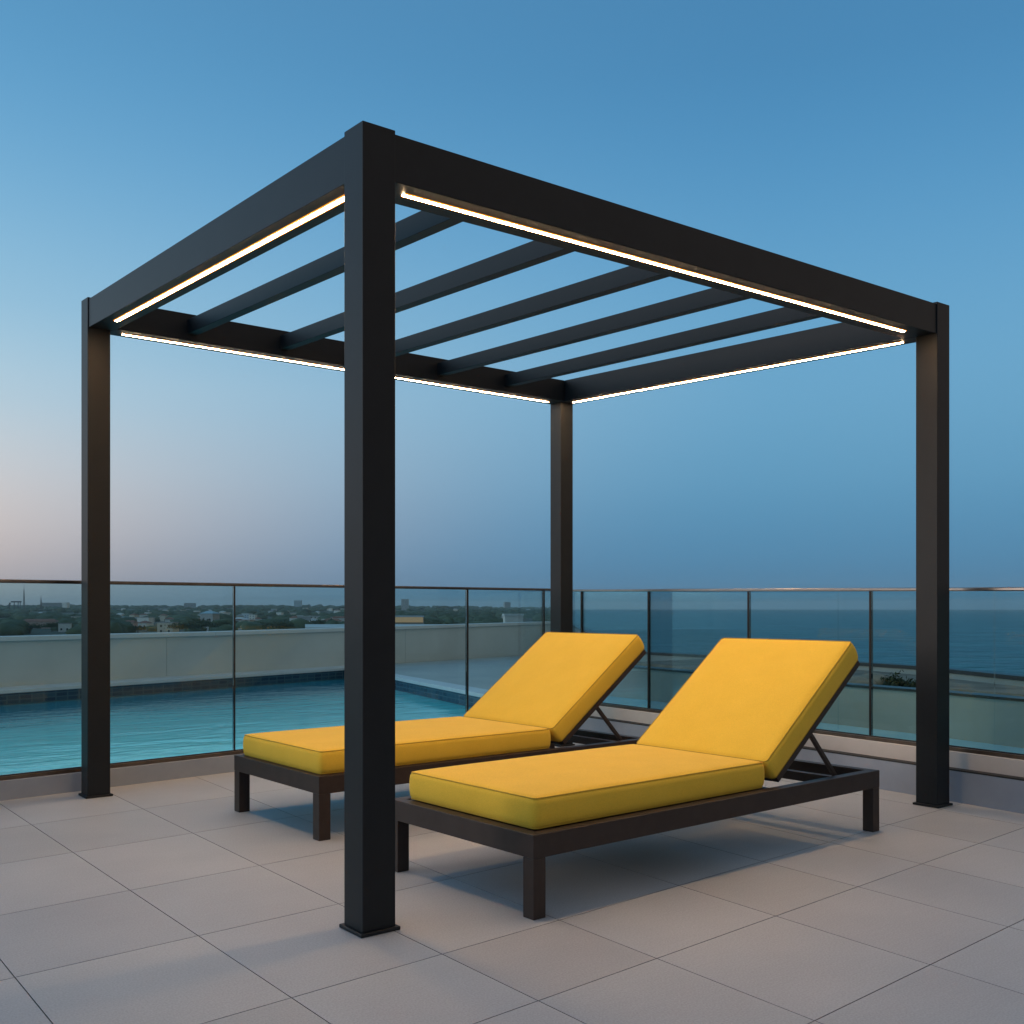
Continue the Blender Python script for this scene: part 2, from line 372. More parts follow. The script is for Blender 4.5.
# ------------------------------------------------------------------ loungers
def rounded_cushion(name, lx, ly, lz, r, parent, mat4, bulge=.010, seed=1):
    """box 0..lx,0..ly,0..lz with rolled edges, a slight crown and soft puckers, in parent space through mat4"""
    bm = bmesh.new()
    nx, ny, nz = 40, 22, 10
    h = Vector((lx/2, ly/2, lz/2))
    verts = {}
    def sp(i, n, l):     # denser near the ends
        t = i/n; return (-math.cos(t*math.pi)*.5*.55 + (t-.5)*.45)*l
    def V(i, j, k_):
        key = (i, j, k_)
        if key not in verts:
            p = Vector((sp(i,nx,lx), sp(j,ny,ly), sp(k_,nz,lz)))
            u, v, w = p.x/h.x, p.y/h.y, p.z/h.z
            rr = r*.999
            q = Vector((max(-h.x+rr, min(h.x-rr, p.x)), max(-h.y+rr, min(h.y-rr, p.y)), max(-h.z+rr*.75, min(h.z-rr*.75, p.z))))
            d = p-q
            if d.length > 1e-9:
                m_ = max(abs(d.x)/rr, abs(d.y)/rr, abs(d.z)/(rr*.75))
                dd = Vector((d.x/rr, d.y/rr, d.z/(rr*.75))); L_ = dd.length
                d = Vector((d.x, d.y, d.z))*(m_/L_)
            p = q+d
            # vertical corners rounder
            p.z += (1 if p.z > 0 else 0)*bulge*(1-u**4)*(1-v**4)
            s_ = 1-abs(w)**2
            p.x += .006*s_*u; p.y += .006*s_*v
            p.z += .0018*math.sin(u*9+seed)*math.sin(v*7+seed*2)*(1-u*u)*(1-v*v)
            verts[key] = bm.verts.new(mat4 @ (p+h))
        return verts[key]
    def quad(a, b, c, d): bm.faces.new((a, b, c, d))
    for i in range(nx):
        for j in range(ny):
            for k_ in (0, nz): quad(V(i,j,k_), V(i+1,j,k_), V(i+1,j+1,k_), V(i,j+1,k_))
    for i in range(nx):
        for k_ in range(nz):
            for j in (0, ny): quad(V(i,j,k_), V(i+1,j,k_), V(i+1,j,k_+1), V(i,j,k_+1))
    for j in range(ny):
        for k_ in range(nz):
            for i in (0, nx): quad(V(i,j,k_), V(i,j+1,k_), V(i,j+1,k_+1), V(i,j,k_+1))
    o = from_bm(name, bm, M['fabric'], parent, smooth=True)
    for zz in (lz-r*.75*.36, r*.75*.36):
        e = r*.13; pts = []; cr = r*.75
        for (cx, cy, a0) in ((lx-e-cr, e+cr, -90), (lx-e-cr, ly-e-cr, 0), (e+cr, ly-e-cr, 90), (e+cr, e+cr, 180)):
            for a in range(0, 91, 15):
                aa = R(a0+a); pts.append(mat4 @ Vector((cx+cr*math.cos(aa), cy+cr*math.sin(aa), zz)))
        tube('piping', pts, .0026, M['piping'], o, 8, closed=True)
    return o

def make_lounger(L, Wd, H, s, e, t, Ls, Lb, al, x0c=.055):
    rt = empty('sun_lounger')
    bz = H-.080
    m = M['bronze_metal']
    # frame: mitred ring of rails, inner cleats, cross slats, legs
    bm = bmesh.new(); w = .048
    ring = [((0,0),(L,0),(L-w,w),(w,w)), ((L,0),(L,Wd),(L-w,Wd-w),(L-w,w)), ((L,Wd),(0,Wd),(w,Wd-w),(L-w,Wd-w)), ((0,Wd),(0,0),(w,w),(w,Wd-w))]
    for q in ring:
        add_hex(bm, [Vector((x,y,bz)) for x,y in q] + [Vector((x,y,H)) for x,y in q])
    from_bm('frame', bm, m, rt, bevel=.002)
    n = 11
    for i in range(n):
        x = .10 + i*(Ls-.16)/(n-1)
        box('slat', (x-.058, w+.001, H-.022), (x+.058, Wd-w-.001, H-.004), m, rt, bevel=.002)
    box('cross_bar', (Ls+.035, w+.001, H-.060), (Ls+.075, Wd-w-.001, H-.012), m, rt, bevel=.002)
    box('cross_bar', (Ls+.62, w+.001, H-.070), (Ls+.66, Wd-w-.001, H-.028), m, rt, bevel=.002)
    for (x, y) in ((0,0),(L-s,0),(0,Wd-s),(L-s,Wd-s)):
        box('leg', (x+.0005*(x==0)*0+.0006,y+.0006,0), (x+s-.0006,y+s-.0006,bz-.0004), m, rt, bevel=.002)
    # seat cushion
    rounded_cushion('seat_cushion', Ls-x0c-.003, Wd-2*e, t+.001, .022, rt, Matrix.Translation((x0c, e, H-.002)), seed=random.uniform(0,6))
    # backrest
    T = Matrix.Translation((Ls, 0, H+t)) @ Matrix.Rotation(-al, 4, 'Y')
    th = t-.004
    rounded_cushion('back_cushion', Lb, Wd-2*e, th, .022, rt, T @ Matrix.Translation((.004, e, -th-.006)), seed=random.uniform(0,6))
    bm = bmesh.new(); z1 = -th-.008; z0 = z1-.026; x0_, x1_ = .02, Lb-.005
    y0_, y1_ = e+.004, Wd-e-.004; rw = .035
    add_box(bm, (x0_,y0_,z0),(x1_,y0_+rw,z1),T); add_box(bm, (x0_,y1_-rw,z0),(x1_,y1_,z1),T)
    add_box(bm, (x0_,y0_+rw+.0005,z0),(x0_+rw,y1_-rw-.0005,z1),T); add_box(bm, (x1_-rw,y0_+rw+.0005,z0),(x1_,y1_-rw-.0005,z1),T)
    bf = from_bm('backrest_frame', bm, m, rt, bevel=.002)
    for i in range(6):
        x = x0_+rw+.03+i*(x1_-x0_-2*rw-.11)/5
        box('slat', (x,y0_+rw+.0008,z0+.004),(x+.05,y1_-rw-.0008,z1-.002), m, bf, bevel=.002, mat4=T)
    # support struts
    for y in (y0_+.020, y1_-.020):
        a = T @ Vector((Lb*.41, y, z0-.004)); 
        b_ = Vector((a.x+.235, y, H-.045))
        d = (b_-a); ln = d.length; ang = math.atan2(d.z, d.x)
        MT = Matrix.Translation(a) @ Matrix.Rotation(-ang, 4, 'Y')
        box('support_strut', (0,-.009,-.010),(ln,.009,.010), m, rt, bevel=.003, mat4=MT)
    return rt
lb = make_lounger(2.163, .898, .289, .060, .040, .111, 1.425, .835, .642, .030)
lb.location = (.517, 1.297, 0); lb.rotation_euler = (0,0,.023)
tag(lb, 'yellow cushioned dark bronze sun lounger by the pool, crossed by the near black post', 'sun lounger', 'yellow sun loungers under the pergola')
la = make_lounger(2.163, .872, .285, .056, .056, .114, 1.353, .828, .648)
la.location = (.536, -.203, 0); la.rotation_euler = (0,0,.036)
tag(la, 'yellow cushioned dark bronze sun lounger in front, nearest the open floor', 'sun lounger', 'yellow sun loungers under the pergola')

# ------------------------------------------------------------------ kerbs and balustrades
KL0, KL1 = Vector((-7.0, 2.436)), Vector((3.955, 3.7615))      # left kerb floor line
KR0, KR1 = Vector((3.50, -6.5)), Vector((3.7215, 3.7335))
KR0 = Vector((3.655-.08*6.5, -6.5)); KR1 = Vector((3.655+.08*3.745, 3.745))
kl = prism('kerb', band(KL0, KL1, 0, .14), -.1, .108, M['kerb_grey'], bevel=.004); tag(kl, 'low pale grey kerb along the pool under the glass balustrade', 'kerb')
kr = prism('kerb', [tuple(KR0), tuple(KR1), tuple(KR1+Vector((.06,0))), tuple(KR0+Vector((.06,0)))], -.1, .168, M['kerb_grey'], bevel=.004)
tag(kr, 'low grey lower step of the kerb on the sea side of the floor', 'kerb')
ku = prism('kerb', [tuple(KR0+Vector((.061,0))), tuple(KR1+Vector((.061,0))), tuple(KR1+Vector((.18,.02))), tuple(KR0+Vector((.18,0)))], -.1, .264, M['kerb_beige'], bevel=.004)
tag(ku, 'beige upper step of the kerb carrying the sea side glass', 'kerb')
sg = prism('shadow_joint', [tuple(KR0+Vector((.0,0))), tuple(KR1+Vector((.0,0))), tuple(KR1+Vector((.0605,0))), tuple(KR0+Vector((.0605,0)))], .1682, .176, M['gasket'], kr)
sg.name = 'joint_shadow'  # black strip stands in for the shadow line between the kerb steps

def balustrade(A, Bp, tA, tB, zb, xs_posts, label, post_xs_glass, inward, rail_w=.034, rail_mat='rail_metal'):
    """A->Bp plan ends; tA,tB rail top heights at ends; xs_posts = distances along the line"""
    A = Vector(A); Bp = Vector(Bp); d = (Bp-A); L = d.length; d = d/L; n = Vector((-d.y, d.x))
    rt = empty('glass_balustrade', (A.x, A.y, 0)); tag(rt, label, 'balustrade', None)
    def pt(u, off=0, z=0): q = d*u + n*off; return Vector((q.x, q.y, z))
    def zt(u): return tA + (tB-tA)*u/L
    def bar(name, u0, u1, o0, o1, za, zb_, mat, par, bev=.002, za1=None, zb1=None):
        za1 = za if za1 is None else za1; zb1 = zb_ if zb1 is None else zb1
        bm = bmesh.new()
        add_hex(bm, [pt(u0,o0,za),pt(u1,o0,za1),pt(u1,o1,za1),pt(u0,o1,za),pt(u0,o0,zb_),pt(u1,o0,zb1),pt(u1,o1,zb1),pt(u0,o1,zb_)])
        return from_bm(name, bm, mat, par, bev)
    hwid = rail_w/2
    bar('handrail', 0, L, -hwid, hwid, tA-.020, tA, M[rail_mat], rt, .005, tB-.020, tB)
    bar('base_channel', 0, L, -.020, .020, zb, zb+.021, M['channel'], rt, .002)
    bar('base_seal', 0, L, -.0085, .0085, zb+.0212, zb+.027, M['gasket'], rt, 0)
    for u, w in xs_posts:
        bar('mullion', u-w/2, u+w/2, -.011, .011, zb+.0275, zt(u)-.0205, M['mullion'], rt, .0015)
    us = sorted([0] + [u for u, w in xs_posts] + post_xs_glass + [L])
    ws = {u: w for u, w in xs_posts}
    for a, b in zip(us[:-1], us[1:]):
        ga = a + ws.get(a, .004)/2 + .001; gb = b - ws.get(b, .004)/2 - .001
        if gb-ga < .02: continue
        bar('glass_panel', ga, gb, -.0055, .0055, zb+.0272, zt(ga)-.0207, M['glass'], rt, 0, None, zt(gb)-.0207)
    return rt
# left: line .02 behind the kerb face; distances measured from A
LA = KL0 + (KL1-KL0).normalized()*0 + Vector((-.0035,.030)); LB = Vector((4.040, 3.802))
dl = (LB-LA).normalized()
def along(A, d, P): return (Vector(P)-A).dot(d)
def hit(px, A, B):    # where the sight line of a measured post meets the balustrade's line
    A = Vector(A); B = Vector(B); r = (FW+RT*((px-512)/FPX)).xy; c = CAM.xy; m = B-A
    det = m.x*(-r.y)+r.x*m.y
    return ((c.x-A.x)*(-r.y)+r.x*(c.y-A.y))/det*m.length
zL0, zLc, zR0 = 1.192, 1.212, 1.149
lp = [(hit(px, LA, LB), w) for px, w in ((234,.009),(467,.015),(543.5,.013))]
first = lp[0][0]
lp = [(first-1.55*k_, .009) for k_ in (1,2,3,4)][::-1] + lp
tl = along(LA, dl, (-.396,3.25))
Lt = (LB-LA).length
zA = 1.192 - (zLc-1.192)/(Lt-tl)*tl
zA = 1.192
balustrade(LA, LB, zA, zLc, .108, [p for p in lp if p[0] > .1], 'clear glass balustrade with thin dark rail between the terrace and the pool', [], 1, rail_mat='dark_rail')
RA = Vector((4.046, 3.775)); RB = Vector((3.745-.52, -6.5))
dr = (RB-RA).normalized(); Rt = (RB-RA).length
rp_ = [(hit(px, RA, RB), .013) for px in (582, 649, 749, 871)]
last = rp_[-1][0]
rp_ += [(last+1.32*k_+.0, .013) for k_ in (3,4)]
gl_j = [hit(994, RA, RB), hit(838, RA, RB)]
zr_at = lambda u: 1.212 + (1.150-1.212)*u/ (RA-Vector((3.72,-.3))).length
tB = 1.155
balustrade(RA, RB, 1.206, 1.078, .264, rp_, 'clear glass balustrade with thin bronze rail on the sea side', gl_j, 1)

# ------------------------------------------------------------------ pool
wall_a, wall_b = Vector((1.05,10.338)), Vector((12.9,13.75))
wd = (Vector((6.469,11.906))-wall_a).normalized()
wall_s = wall_a - wd*16
corner = Vector((6.469, 11.906))
near_r = Vector((4.86, 4.20))
wn = Vector((-wd.y, wd.x))
cw = .55
rd = (near_r-corner).normalized(); rn = Vector((-rd.y, rd.x))     # rn points to +x side? (kept as computed)
inner_corner = corner - wn*cw + Vector((-.42,0))
pool_poly = [tuple(KL0+Vector((0,.141))), tuple(KL1+Vector((-.02,.139))), (4.15,3.98), tuple(near_r+Vector((-.35,.05))), tuple(inner_corner), tuple(wall_s-wn*cw)]
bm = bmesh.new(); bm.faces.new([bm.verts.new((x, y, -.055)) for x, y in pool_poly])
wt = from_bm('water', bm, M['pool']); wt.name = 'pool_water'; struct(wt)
prism('pool_floor', pool_poly, -1.5, -1.3, M['mosaic']); struct(bpy.data.objects['pool_floor'])
# coping band + mosaic band
back0, back1 = wall_s, corner
cop = empty('pool_coping', tuple(corner)+(0,)); tag(cop, 'pale stone coping with blue mosaic band round the far side of the pool', 'pool edge')
def rel(poly): return [(x-corner.x, y-corner.y) for x, y in poly]
ic = inner_corner; i0 = wall_s-wn*cw; nr_in = near_r+Vector((-.35,.05))
def coping(a_out, b_out, b_in, a_in, nm='coping_stone'):
    return prism(nm, rel([tuple(a_out), tuple(a_in), tuple(b_in), tuple(b_out)]), .075, .12, M['ledge'], cop, bevel=.006)
coping(back0, corner, ic, i0)
rout = near_r
coping(corner+Vector((.0008,-.0005)), rout, nr_in, ic+Vector((.0008,-.0008)))
def inset(a, b, off): 
    d = (b-a).normalized(); n = Vector((-d.y, d.x)); return [tuple(a+n*off), tuple(b+n*off), tuple(b+n*(off+.05)), tuple(a+n*(off+.05))]
prism('mosaic_band', rel(inset(i0, ic, .012)), -1.3, .0745, M['mosaic'], cop)
prism('mosaic_band', rel(inset(ic, nr_in, .012)), -1.3, .0745, M['mosaic'], cop)
# far parapet behind pool
def wall_poly(a, b, th): return band(a, b, 0, th)
par = empty('parapet_wall', tuple(wall_a)+(0,)); tag(par, 'long pale rendered parapet wall with light stone cap behind the pool', 'wall')
def relw(poly): return [(x-wall_a.x, y-wall_a.y) for x, y in poly]
sp = [wall_s, wall_a+wd*2.28, wall_a+wd*7.1, wall_b]
zc = lambda x, y: .655 + .052*max(0, min(1, ((x+wall_a.x)-4)/8))
for i in range(3):
    a, b = sp[i], sp[i+1]
    dd = (b-a).normalized()*.0025
    prism('render_panel', relw(wall_poly(a+dd, b-dd, .22)), -.3, lambda x, y: zc(x, y), M['plaster'], par)
for a, b in ((wall_s, wall_a+wd*3.05), (wall_a+wd*3.052, wall_a+wd*11.3), (wall_a+wd*11.302, wall_b)):
    prism('wall_cap', relw(band(a, b, -.045, .27)), lambda x, y: zc(x, y)+.0005, lambda x, y: zc(x, y)+.056, M['cap'], par, bevel=.006)
# deck beyond coping on the right
deck_poly = [tuple(corner+Vector((.003,-.002))), tuple(wall_b+Vector((-.05,-.02))), (8.9,8.0), (8.85,6.5), (8.5,4.4), (8.095,2.868), (7.33,1.416), (6.3,-1.5), (5.2,-7), (4.7,-7), (4.42,-3.2), (4.46,-.05), (4.97,3.42), (5.0,4.22), tuple(rout+Vector((.002,0)))]
dk = prism('roof_deck', deck_poly, -.4, .10, M['roof_deck']); struct(dk)
# ledge outside the sea side glass and inner right wall
lg = prism('ledge', [(3.318,-6.5), (4.137,3.74), (4.35,4.05), (4.78,4.0), (4.755,3.442), (4.455,1.416), (4.388,.689), (4.245,-.061), (4.0,-2.0), (3.95,-6.5)], -.1, .25, M['blue_ledge'], bevel=.003)
tag(lg, 'pale blue flat ledge just outside the sea side glass', 'ledge')
inner = [(3.951,-6.5),(4.001,-2.0),(4.246,-.061),(4.389,.689),(4.456,1.416),(4.757,3.442),(4.90,4.25)]
def ribbon(name, line, th, zb, zt, mat, parent=None, bevel=0., over=0.):
    bm = bmesh.new(); P = [Vector(p) for p in line]; n = len(P); L1 = []; L2 = []
    for i, p in enumerate(P):
        d = (P[min(i+1,n-1)]-P[max(i-1,0)]).normalized(); nn = Vector((d.y, -d.x))
        L1.append(p-nn*over); L2.append(p+nn*(th+over))
    z0 = zb if callable(zb) else (lambda p: zb); z1 = zt if callable(zt) else (lambda p: zt)
    V = [[bm.verts.new((q.x,q.y,z(q))) for q in Ln] for Ln, z in ((L1,z0),(L2,z0),(L2,z1),(L1,z1))]
    for i in range(n-1):
        for a in range(4):
            b = (a+1) % 4; bm.faces.new((V[a][i], V[a][i+1], V[b][i+1], V[b][i]))
    bm.faces.new([V[a][0] for a in range(4)]); bm.faces.new([V[a][-1] for a in (3,2,1,0)])
    return from_bm(name, bm, mat, parent, bevel)
iw = empty('parapet_wall', (4.2,-.06,0)); tag(iw, 'low grey green rendered wall with thin dark cap beyond the sea side glass', 'wall')
inner_r = [(x-4.2, y+.06) for x, y in inner]
ribbon('render_panel', inner_r, .12, .10, .515, M['grey_plaster'], iw)
ribbon('wall_cap', inner_r, .12, .5152, .531, M['dark_cap'], iw, over=.008)
# planting strip and outer parapet
outer = [(5.2,-7),(6.3,-1.5),(7.329,1.416),(8.095,2.868),(8.5,4.4),(8.85,6.5),(8.9,8.0),(12.85,13.6)]
ow = empty('parapet_wall', (7.33,1.42,0)); tag(ow, 'outer parapet wall at the roof edge facing the sea, with dark cap', 'wall')
outer_r = [(x-7.33, y-1.42) for x, y in outer]
zo = lambda p: .419 - .035*max(0, min(1, (p.y-2.6)/2)) + .28*max(0, min(1, (p.y-7)/5))
ribbon('render_panel', outer_r, .15, -.3, zo, M['grey_plaster'], ow)
ribbon('wall_cap', outer_r, .15, lambda p: zo(p)+.0003, lambda p: zo(p)+.036, M['dark_cap'], ow, over=.02)
ribbon('drip_edge', [(x-.0, y) for x, y in outer_r], .0, .262, .278, M['mullion'], ow, over=.012)
bed = prism('planting_bed', [(5.6,-1.5),(6.35,1.0),(7.3,6.2),(8.7,6.2),(8.35,4.4),(7.95,2.9),(7.18,1.45),(6.1,-1.5)], .05, .38, M['soil']); struct(bed)

# shrub and rocks on the strip
def leaf_cloud(n, rx, ry, rz, size, cz, seed):
    r_ = np.random.default_rng(seed); vs = []; fs = []
    cl = r_.normal(size=(9,3)); cl /= np.linalg.norm(cl,axis=1)[:,None]; cl *= r_.uniform(.2,.75,(9,1)); cl[:,2] = np.abs(cl[:,2])*.8
    for i in range(n):
        c = cl[r_.integers(9)] + r_.normal(size=3)*.2
        if c[2] < -.12: c[2] = -c[2]*.4
        c = c*np.array([rx,ry,rz]) + np.array([0,0,cz])
        a = r_.normal(size=3); a /= np.linalg.norm(a); b = np.cross(a, r_.normal(size=3)); b /= np.linalg.norm(b)
        s_ = size*r_.uniform(.6,1.3); k0 = len(vs)
        vs += [c-a*s_, c+b*s_*.45, c+a*s_, c-b*s_*.45]; fs.append((k0,k0+1,k0+2,k0+3))
    me = bpy.data.meshes.new('foliage'); me.from_pydata([tuple(v) for v in vs], [], fs); return me
def shrub(x, y, z, w, d, h, label, seed, n=900):
    rt = empty('shrub', (x,y,z)); tag(rt, label, 'shrub')
    link('foliage', leaf_cloud(n, w, d, h, .016, h*.15, seed), M['shrub_leaf'], rt)
    for k_ in range(4):
        a = k_*1.6; tube('stem', [Vector((0,0,-.02)), Vector((.1*w*math.cos(a),.1*d*math.sin(a),h*.3)), Vector((.4*w*math.cos(a),.4*d*math.sin(a),h*.6))], .008, M['bark'], rt, 6)
    return rt
def onto(px, dist): q = ray(px, dist); return q
q = onto(897, 7.95); shrub(q.x, q.y, .38, .14, .13, .17, 'rounded dark green shrub between the low walls, left of the right post', 3, 1500)
q = onto(914, 8.1); shrub(q.x, q.y, .38, .16, .12, .10, 'low spreading green plant next to the rounded dark shrub', 4, 700)
q = onto(866, 8.4); shrub(q.x, q.y, .38, .12, .10, .12, 'small sparse plant among pale rocks right of the front lounger backrest', 5, 300)
def rock(px, dist, r_, seed, label):
    q = onto(px, dist); bm = bmesh.new(); bmesh.ops.create_icosphere(bm, subdivisions=3, radius=r_)
    rr = random.Random(seed); ph = [rr.uniform(0,6) for _ in range(6)]
    for v in bm.verts:
        f = 1+.18*math.sin(v.co.x/r_*2.3+ph[0])*math.cos(v.co.y/r_*2.9+ph[1])+.08*math.sin(v.co.z/r_*6+ph[2])
        v.co = Vector((v.co.x*f*1.4, v.co.y*f, v.co.z*f*.55))
    o = from_bm('rock', bm, M['pale_rock'], smooth=True); o.location = (q.x,q.y,.38+r_*.35); tag(o, label, 'rock', 'pale rocks on the planting strip')
rock(857, 7.9, .15, 1, 'pale rock on the planting strip closest to the front lounger backrest')
rock(870, 8.2, .17, 2, 'broader pale rock on the planting strip just left of the rounded shrub')

# ------------------------------------------------------------------ building under the terrace
bld = prism('building', [(-15,-14),(4.9,-14),(5.2,-7),(6.25,-1.5),(7.25,1.4),(8.45,4.4),(8.8,6.5),(8.85,8.0),(12.7,13.6),tuple(wall_s+wn*.1)], -14.5, -1.55, M['plaster'])
tag(bld, 'pale building block carrying the roof terrace', 'building')

# ------------------------------------------------------------------ sea, land
bm = bmesh.new(); Rr = 40000
ring = []
c0 = bm.verts.new((0,0,-14.6)); rad = [300, 1500, 6000, 12000]; prev = None
for r_ in rad:
    cur = [bm.verts.new((r_*math.cos(a*math.pi/24), r_*math.sin(a*math.pi/24), -14.6)) for a in range(48)]
    for i in range(48):
        if prev is None: bm.faces.new((c0, cur[i], cur[(i+1)%48]))
        else: bm.faces.new((prev[i], cur[i], cur[(i+1)%48], prev[(i+1)%48]))
    prev = cur
sea = from_bm('sea', bm, M['sea']); struct(sea)

def land_z(d, px):
    t = max(0, min(1, (d-1300)/3400)); t = t*t*(3-2*t)
    edge = max(0, min(1, (575-px)/260))
    wob = math.sin(px*.031)*.18+math.sin(px*.083+1)*.1+math.sin(px*.017+2)*.2
    return -14 + t*(20+5*wob)*(.55+.45*edge)
ds = [4,60,150,300,420,520,620,740,880,1050,1250,1500,1800,2200,2700,3300,4000,4800,5600,6500]
pxs = list(range(-1900, 563, 20)) + [562, 568]
vs = []; fs = []
for d in ds:
    for px in pxs:
        p = ray(px, d); vs.append((p.x, p.y, land_z(d, px) if px < 565 else -15.5))
nn = len(pxs)
for i in range(len(ds)-1):
    for j in range(nn-1):
        fs.append((i*nn+j, i*nn+j+1, (i+1)*nn+j+1, (i+1)*nn+j))
me = bpy.data.meshes.new('land'); me.from_pydata(vs, [], fs)
land = link('land', me, M['land']); struct(land)
# sandy ground round the foot of the building
gp = prism('beach', [(-60,-60),(60,-60),(75,10),(95,95),(20,60),(-60,60)], -15.2, -13.93, M['beach']); struct(gp)

# ------------------------------------------------------------------ far woodland: one mass of tree crowns
ico = bmesh.new(); bmesh.ops.create_icosphere(ico, subdivisions=2, radius=1)
iv = np.array([v.co[:] for v in ico.verts]); iff = np.array([[v.index for v in f.verts] for f in ico.faces]); ico.free()
def mass(name, spots, mat):
    V = []; F = []
    for k_, (x, y, z, r_, h) in enumerate(spots):
        nz = 1 + rng.uniform(-.28, .28, len(iv))
        v = iv*nz[:,None]*np.array([r_, r_, h]) + np.array([x, y, z+h*.7])
        V.append(v); F.append(iff + k_*len(iv))
    V = np.concatenate(V); F = np.concatenate(F)
    me = bpy.data.meshes.new(name)
    me.vertices.add(len(V)); me.vertices.foreach_set('co', V.ravel())
    me.loops.add(len(F)*3); me.loops.foreach_set('vertex_index', F.ravel().astype(np.int32))
    me.polygons.add(len(F)); me.polygons.foreach_set('loop_start', np.arange(0, len(F)*3, 3, dtype=np.int32))
    me.polygons.foreach_set('loop_total', np.full(len(F), 3, dtype=np.int32))
    me.update(); me.validate()
    return link(name, me, mat)
H_ = [
 ('house',168,600,9.5,8,6.4,'cream','grey','square pale two storey house behind the pool wall','flat'),
 ('house',210,660,9,8,11.5,'grey','blue','tall narrow house with pale blue roof among dark trees','hip'),
 ('house',145,760,7,8,4,'white','red','small white gabled house left of the square pale house','hip'),
 ('house',130,800,10,7,4,'pink','red','low pinkish house just right of the left pergola post','hip'),
 ('house',40,760,26,9,5.0,'pink','red','long low red and white row house left of the left pergola post','hip'),
 ('house',65,650,7,6,5.0,'white','grey','small white house beside the left pergola post','flat'),
 ('house',76,1100,9,7,6,'cream','grey','tiny cream house touching the left pergola post','flat'),
 ('house',125,1250,14,9,4,'grey','blue','flat blue roofed shed right of the left pergola post','flat'),
 ('house',143,1050,22,8,5,'grey','blue','wide low building with blue grey roof above the square house','flat'),
 ('house',148,1700,9,8,7,'white','pale','small bright house near the skyline','flat'),
 ('house',197,1900,10,8,8,'white','pale','small white block below the skyline left of the glass joint','flat'),
 ('house',240,900,9,7,5.5,'cream','pale','pale house just right of the glass joint','hip'),
 ('house',247,1400,12,8,7,'blue','pale','pale blue grey house with light roof right of the glass joint','flat'),
 ('house',253,1300,8,8,6,'white','pale','white house in the cluster right of the glass joint','flat'),
 ('house',258,1000,6,6,4.5,'white','red','small white cottage below the white cluster','hip'),
 ('house',280,1500,8,8,8,'white','pale','bright white house alone above the dark trees','flat'),
 ('house',296,1000,11,8,5.5,'white','red','white house with red roof in the middle distance','hip'),
 ('house',300,1200,7,7,6,'cream','pale','cream house behind the red roofed one','flat'),
 ('house',315,1150,12,8,6,'white','grey','wide white house left of the near black post','flat'),
 ('house',325,900,5,6,5,'white','pale','small bright house close left of the near black post','flat'),
 ('house',332,860,14,8,4.5,'pink','red','low red brick house touching the near black post','hip'),
 ('house',340,1000,18,9,5,'pink','red','long red roofed house behind the near black post edge','hip'),
 ('house',298,3200,22,14,26,'blue','pale','distant tower block on the skyline left of the near black post','flat'),
 ('house',405,3000,20,14,32,'grey','grey','dark tower block on the skyline right of the near black post','flat'),
 ('house',507,3600,22,14,26,'grey','grey','dark block on the skyline above the white rooftop block','flat'),
 ('house',190,3600,40,14,18,'grey','grey','long faint block on the skyline','flat'),
 ('house',52,3400,60,14,18,'grey','grey','long faint block on the skyline near the lattice masts','flat'),
 ('house',66,3000,16,12,20,'white','grey','faint pale block on the skyline left of the left pergola post','flat'),
]
FAR = []
rs = random.Random(5)
for i in range(50):
    px = rs.uniform(112, 345) if i % 3 else rs.uniform(2, 540); d = 850*math.exp(rs.uniform(0, 1.25))
    side = 'left of left post' if px < 88 else 'before the glass joint' if px < 234 else 'past the glass joint' if px < 350 else 'right of near post'
    FAR.append((px, d, rs.uniform(6,13), rs.uniform(4,7), rs.choice(['white','white','cream','grey']), rs.choice(['pale','pale','grey','red']), side, 'flat' if rs.random() < .5 else 'hip'))
HSPOTS = [(h[1], h[2], h[3]) for h in H_ if h[2] < 2900] + [(f[0], f[1], f[2]) for f in FAR]
spots = []
for _ in range(5200):
    px = rng.uniform(-260, 556); d = 560*math.exp(rng.uniform(0, 2.28))
    clump = math.sin(px*.05+d*.004)+math.sin(px*.023-d*.0021+1.3)
    if clump < rng.uniform(-1.6, .4): continue
    if any(hd-240 < d < hd+25 and abs(px-hp) < hw_*FPX/hd*.5+4 for hp, hd, hw_ in HSPOTS): continue
    p = ray(px, d); hh = rng.uniform(3.0, 6.5)
    spots.append((p.x, p.y, land_z(d, px)-1.0, rng.uniform(4,10)*(1+d/5000), hh*(.8+ .2*min(1,d/2500))))
wood = mass('woodland', spots, M['foliage_far']); wood['kind'] = 'stuff'; wood['label'] = 'distant dark tree cover over the plain'

# nearer individual trees
def tree(px, d, h, w, label, seed):
    p = ray(px, d); rt = empty('tree', (p.x, p.y, land_z(d, px))); tag(rt, label, 'tree', 'trees beyond the pool wall')
    link('crown', leaf_cloud(1100, w, w, h*.42, .55, h*.45, seed), M['foliage'], rt)
    bm = bmesh.new(); bmesh.ops.create_cone(bm, segments=8, radius1=.35, radius2=.12, depth=h*.6, matrix=Matrix.Translation((0,0,h*.3)), cap_ends=True)
    from_bm('trunk', bm, M['bark'], rt)
TR = [(8,640,7,9,'at the far left edge of the view'),(30,600,8,10,'left of the near left post behind the pool wall'),(52,660,7,8,'just left of the white walled house near the left post'),
      (118,620,8,10,'just right of the left pergola post'),(138,600,6,8,'left of the square pale house'),(186,560,10,11,'tall dark one right of the square pale house'),
      (202,580,11,10,'beneath the pale blue roof'),(222,600,9,10,'beside the first glass joint'),(262,590,9,9,'right of the low white canopy roof'),
      (278,560,10,10,'broad dark one in the middle of the second glass panel'),(296,600,10,10,'above the near flat roof edge'),(318,700,10,10,'left of the near black post'),
      (432,640,9,10,'right of the warm lit building'),(452,620,8,9,'left of the joint beside the white rooftop block'),(485,640,9,12,'left of the white rooftop block')]
